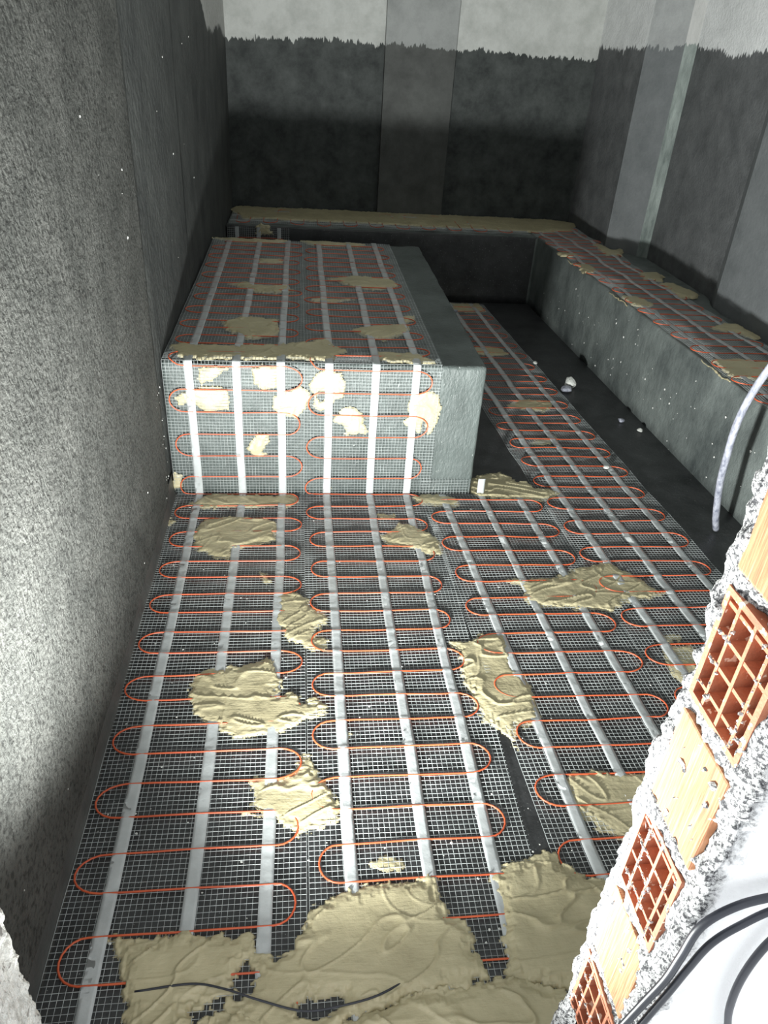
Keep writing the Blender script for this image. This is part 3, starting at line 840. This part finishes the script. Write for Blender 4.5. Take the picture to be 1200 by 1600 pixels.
def sdist(px, py, poly):
    """signed distance to polygon, positive inside"""
    poly = np.array(poly, float) / 1000.0
    d = np.full(px.shape, 1e9); inside = np.zeros(px.shape, bool)
    n = len(poly)
    for i in range(n):
        a, b = poly[i], poly[(i + 1) % n]
        e = b - a; L2 = e @ e + 1e-12
        t = np.clip(((px - a[0]) * e[0] + (py - a[1]) * e[1]) / L2, 0, 1)
        d = np.minimum(d, np.hypot(px - a[0] - t * e[0], py - a[1] - t * e[1]))
        c = ((a[1] > py) != (b[1] > py))
        xx = a[0] + (py - a[1]) / (b[1] - a[1] + 1e-12) * e[0]
        inside ^= c & (px < xx)
    return np.where(inside, d, -d)
def mortar(idx, plane, th, label, poly, holes):
    P_ = np.array(poly) / 1000.0
    lo, hi = P_.min(0) - 0.02, P_.max(0) + 0.02
    area = (hi - lo).prod()
    near = plane == 'floor' and P_[:, 1].mean() < 1.7
    res = 0.0028 if near else 0.0035
    if area > 0.5: res = 0.0045
    if plane == 'back': res = 0.006
    us = np.arange(lo[0], hi[0], res); vs = np.arange(lo[1], hi[1], res)
    U, V = np.meshgrid(us, vs, indexing='ij')
    sd = sdist(U, V, poly)
    for h in holes: sd = np.minimum(sd, -sdist(U, V, h))
    size = min(hi - lo)
    rag = min(0.018, 0.25 * size)
    cu, cv_ = np.floor((U + 0.4755) / 0.0122).astype(np.int64), np.floor(V / 0.0122).astype(np.int64)
    cellr = _hash(cu, cv_, np.int64(idx), 31) - 0.5
    e = sd + (fbm(U * 22, V * 22, idx, 5, 4) - 0.5) * rag * 1.7 + (fbm(U * 160, V * 160, idx, 6, 2) - 0.5) * 0.005 + cellr * min(0.006 if plane == 'front' else 0.013, rag)
    T = th / 1000.0
    prof = np.clip(e / 0.016, 0, 1) ** 0.6
    # trowel strokes: long ridges across a warped direction
    ang = 0.5 * (_hash(np.int64(idx), np.int64(3), np.int64(1), 2) - 0.5) * 3.0
    wx = U + 0.05 * (fbm(U * 6, V * 6, idx, 8, 2) - 0.5); wy = V + 0.08 * (fbm(U * 5 + 7, V * 5, idx, 9, 2) - 0.5)
    ru = wx * math.cos(ang) + wy * math.sin(ang); rv_ = -wx * math.sin(ang) + wy * math.cos(ang)
    stroke = 1 - np.abs(2 * vnoise(ru * 9, rv_ * 34, idx, 12) - 1)
    ridge = np.clip((stroke - 0.86) / 0.14, 0, 1) ** 1.5
    cells = fbm(U * 14, V * 14, idx, 14, 3)
    plate = np.abs(2 * ((vnoise(U * 7 + 3, V * 9, idx, 15) * 3.0) % 1.0) - 1)
    lip = np.clip((plate - 0.88) / 0.12, 0, 1)
    base = {'floor': 0.0102 if th >= 11 else 0.0058, 'top': 0.0085, 'front': 0.0050, 'back': 0.0090, 'backface': 0.006}[plane]
    waf = np.clip(0.5 - 0.5 * np.minimum(np.abs(((U + 0.4755) / 0.0122 + 0.5) % 1.0 - 0.5), np.abs((V / 0.0122 + 0.5) % 1.0 - 0.5)) * 5, 0, 0.5)
    full = np.clip((e - 0.006) / 0.02 + 1.6 * (fbm(U * 13, V * 13, idx, 44, 2) - 0.42), 0, 1)
    H = base * np.clip(e / 0.004, 0.35, 1) * (0.72 + 0.28 * full) + 0.0012 * waf * (1 - full) + full * (T * 0.42 * prof * (0.35 + 0.9 * cells) + T * 0.45 * ridge * prof + T * 0.20 * lip * prof)
    rim = np.exp(-((e - 0.005) / 0.004) ** 2)
    H = H + T * 0.25 * rim * (fbm(U * 30, V * 30, idx, 18, 2) > 0.55)
    H = np.where(e <= 0.0, 0.0005, H)
    keep = e > -0.002
    idm = -np.ones(U.shape, int)
    cells_ok = keep[:-1, :-1] & keep[1:, :-1] & keep[:-1, 1:] & keep[1:, 1:]
    if th <= 6:      # keep one coherent dab
        left = cells_ok.copy(); best = []
        for a0, b0 in zip(*np.nonzero(cells_ok)):
            if not left[a0, b0]: continue
            stack, comp = [(a0, b0)], []
            left[a0, b0] = False
            while stack:
                a, b = stack.pop(); comp.append((a, b))
                for c, d in ((a + 1, b), (a - 1, b), (a, b + 1), (a, b - 1)):
                    if 0 <= c < left.shape[0] and 0 <= d < left.shape[1] and left[c, d]:
                        left[c, d] = False; stack.append((c, d))
            if len(comp) > len(best): best = comp
        cells_ok = np.zeros_like(cells_ok)
        for a, b in best: cells_ok[a, b] = True
    used = np.zeros(U.shape, bool)
    used[:-1, :-1] |= cells_ok; used[1:, :-1] |= cells_ok; used[:-1, 1:] |= cells_ok; used[1:, 1:] |= cells_ok
    border = used & ~(np.pad(cells_ok, ((0, 1), (0, 1))) & np.pad(cells_ok, ((1, 0), (0, 1))) & np.pad(cells_ok, ((0, 1), (1, 0))) & np.pad(cells_ok, ((1, 0), (1, 0))))
    H = np.where(border, 0.0, H)
    idm[used] = np.arange(used.sum())
    cx, cy = (lo + hi) / 2
    verts = np.stack([U[used] - cx, V[used] - cy, H[used]], 1)
    ii, jj = np.nonzero(cells_ok)
    faces = np.stack([idm[ii, jj], idm[ii + 1, jj], idm[ii + 1, jj + 1], idm[ii, jj + 1]], 1)
    me = mesh('mortar_smear', verts.tolist(), faces.tolist())
    o = link('mortar_smear', me, M['mortar'], None, True)
    if plane == 'floor': o.location = (cx, cy, 0.001)
    elif plane == 'top': o.location = (cx, cy, BH + 0.002)
    elif plane == 'back': o.location = (cx, cy, PB + 0.003)
    elif plane == 'front': o.location = (cx, BY - 0.005, cy); o.rotation_euler = (math.pi / 2, 0, 0)
    elif plane == 'backface': o.location = (cx, 5.113, cy); o.rotation_euler = (math.pi / 2, 0, 0)
    tag(o, label, 'mortar', 'smears of mortar on the heating mats')
for i, (pl, th, lab, poly, holes) in enumerate(PATCHES): mortar(i, pl, th, lab, poly, holes)

# ------------------------------------------------------------------ hose, loose cables
def tube_obj(name, pts, r, material, label, cat, n=10, per=8, group=None):
    p = spline(pts, per)
    c = Vector(p[0])
    v, f = tube_mesh(p - np.array(c), r, n)
    o = link(name, mesh(name, v, f), material, None, True)
    o.location = c
    return tag(o, label, cat, group)
tube_obj('hose', [(1.585, 2.235, 0.012), (1.545, 2.205, 0.09), (1.500, 2.18, 0.24), (1.470, 2.15, 0.36), (1.452, 2.13, 0.50), (1.455, 2.11, 0.62), (1.470, 2.08, 0.74), (1.50, 2.04, 0.90)], 0.0125, M['hose'],
         'bent mottled grey hose standing in front of the right bench', 'hose', 14)
cg = 'black cables hanging on the white wall'
tube_obj('power_cable', [(0.62, 0.352, 0.90), (0.52, 0.354, 0.882), (0.452, 0.358, 0.858), (0.412, 0.360, 0.840), (0.385, 0.360, 0.808), (0.378, 0.358, 0.760), (0.374, 0.358, 0.715), (0.362, 0.358, 0.665), (0.345, 0.357, 0.60), (0.32, 0.355, 0.50), (0.29, 0.352, 0.36)], 0.0043, M['black'],
         'upper of the two black cables running together down the white wall', 'cable', 8, 8, cg)
tube_obj('power_cable', [(0.62, 0.345, 0.88), (0.52, 0.350, 0.868), (0.452, 0.353, 0.846), (0.418, 0.354, 0.815), (0.398, 0.354, 0.785), (0.388, 0.354, 0.740), (0.380, 0.353, 0.70), (0.370, 0.352, 0.655), (0.355, 0.350, 0.59), (0.335, 0.348, 0.49), (0.31, 0.345, 0.36)], 0.0038, M['black'],
         'lower of the two black cables running together down the white wall', 'cable', 8, 8, cg)
tube_obj('power_cable', [(0.60, 0.356, 0.93), (0.53, 0.358, 0.87), (0.49, 0.360, 0.81), (0.470, 0.361, 0.765), (0.464, 0.361, 0.70), (0.472, 0.361, 0.63), (0.490, 0.360, 0.56), (0.51, 0.358, 0.44)], 0.0042, M['black'],
         'single black cable at the lower right edge of the photo', 'cable', 8, 8, cg)
tube_obj('supply_cable', [(-0.30, 0.72, 0.014), (-0.20, 0.725, 0.0175), (-0.139, 0.712, 0.0185), (-0.073, 0.688, 0.0185), (0.007, 0.664, 0.0190), (0.076, 0.668, 0.0185), (0.14, 0.68, 0.0175), (0.20, 0.705, 0.013)], 0.0022, M['black'],
         'thin dark supply cable curving through the foreground mortar', 'cable', 8)

# ------------------------------------------------------------------ rubble and crumbs
def lump(name, loc, r, material, label, cat, group=None, seed=0, flat=0.6):
    bm = bmesh.new()
    bmesh.ops.create_icosphere(bm, subdivisions=2, radius=r)
    for v in bm.verts:
        k = 0.65 + 0.7 * float(vnoise(v.co.x / r * 1.3 + seed, v.co.y / r * 1.3, v.co.z / r * 1.3 + seed, seed))
        v.co *= k
        v.co.z *= flat
    zmin = min(v.co.z for v in bm.verts)
    for v in bm.verts: v.co.z -= zmin
    me = bpy.data.meshes.new(name); bm.to_mesh(me); bm.free()
    o = link(name, me, material)
    o.location = loc
    return tag(o, label, cat, group)
rg = 'loose crumbs on the bare floor strip'
lump('rubble_chunk', (1.445, 3.62, 0.0), 0.035, M['white_crumb'], 'pointed white rubble chunk on the dark floor strip by the right bench', 'rubble', None, 3, 0.8)
lump('rubble_chunk', (1.405, 3.56, 0.0), 0.030, M['hose'], 'grey rubble lump just beside the pointed white chunk', 'rubble', None, 8, 0.5)
lump('rubble_chunk', (1.345, 3.95, 0.0), 0.014, M['white_crumb'], 'small white pebble at the mat edge behind the white chunk', 'rubble', rg, 5)
lump('rubble_chunk', (1.572, 3.195, 0.0), 0.016, M['hose'], 'grey pebble at the foot of the right bench, farther one', 'rubble', rg, 6)
lump('rubble_chunk', (1.630, 3.095, 0.0), 0.015, M['white_crumb'], 'cream pebble at the foot of the right bench, nearer one', 'rubble', rg, 7)
lump('rubble_chunk', (1.03, 4.86, 0.0), 0.03, M['hose'], 'dim grey lump on the floor at the far end of the long mat', 'rubble', None, 9, 0.4)
lump('rubble_chunk', (1.318, 2.71, 0.010), 0.012, M['white_crumb'], 'white crumb on the outer tape of the long floor mat', 'rubble', None, 12)
random.seed(9)
# tiny splashes nobody could count
def splashes(name, pts, rmin, rmax, material, label, parent=None):
    bm = bmesh.new()
    for p, n in pts:
        r = random.uniform(rmin, rmax)
        ret = bmesh.ops.create_icosphere(bm, subdivisions=1, radius=r)
        nv = Vector(n)
        for v in ret['verts']:
            v.co *= random.uniform(0.6, 1.3)
            v.co -= nv * (v.co.dot(nv)) * 0.55
            v.co += Vector(p) + nv * r * 0.15
    me = bpy.data.meshes.new(name); bm.to_mesh(me); bm.free()
    o = link(name, me, material)
    o['label'] = label; o['kind'] = 'stuff'
    if parent is not None: o.parent = parent
    else: o['category'] = 'crumbs'
    return o
pp = []
for _ in range(260):
    x, y = random.uniform(-0.45, 1.0), random.uniform(0.65, 2.45)
    pp.append(((x, y, random.choice([0.002, 0.005])), (0, 0, 1)))
splashes('mortar_crumbs', pp, 0.0012, 0.0035, M['white_crumb'], 'fine pale crumbs scattered over the mats in front of the bench')
pp = []
for _ in range(70):
    y = random.uniform(1.8, 4.9); t = random.random() ** 1.5
    pp.append(((edge_x(y) - 0.001, y, 0.03 + 0.36 * t), (-1, 0, 0)))
splashes('mortar_splashes', pp, 0.002, 0.006, M['white_crumb'], 'small white splashes dotted over the face of the right bench', bpy.data.objects['corner_bench'])
pp = []
for _ in range(26):
    y = 2.42 + random.uniform(-0.08, 0.06); pp.append(((left_x(y, 0.3) + 0.001, y, random.uniform(0.05, 0.5)), (1, 0, 0)))
for _ in range(30):
    y = random.uniform(0.8, 4.0); pp.append(((left_x(y, 1.0) + 0.002, y, random.uniform(0.1, 1.6)), (1, 0, 0)))
splashes('wall_splashes', pp, 0.001, 0.004, M['white_crumb'], 'small white splashes on the left wall', bpy.data.objects['wall_left'])
# cream beads squeezed over the edge of the right bench
for (ya, yb, lab) in ((2.62, 2.86, 'bright cream bead of mortar on the edge of the right bench, beside its biggest smear'), (3.62, 3.86, 'bright cream bead of mortar on the edge of the right bench, halfway along'), (4.40, 4.52, 'small cream bead of mortar on the far part of the right bench edge')):
    c = [(edge_x(y) - 0.004 + 0.006 * (float(vnoise(y * 60, 0, 0, 2)) - 0.5), y, PB - 0.004 + 0.012 * (float(vnoise(y * 50, 3, 0, 3)) - 0.5)) for y in np.linspace(ya, yb, 26)]
    c = np.array(c); o0 = c[0].copy()
    rr = [0.001 + 0.006 * float(vnoise(q * 1.3, 0, 0, 14)) * math.sin(math.pi * (q + 0.5) / 26) ** 0.5 for q in range(26)]
    v, f = tube_mesh(c - o0, rr, 7)
    o = link('mortar_bead', mesh('mortar_bead', v, f), M['mortar'], None, True)
    o.location = o0
    tag(o, lab, 'mortar', 'beads of mortar along the right bench edge')
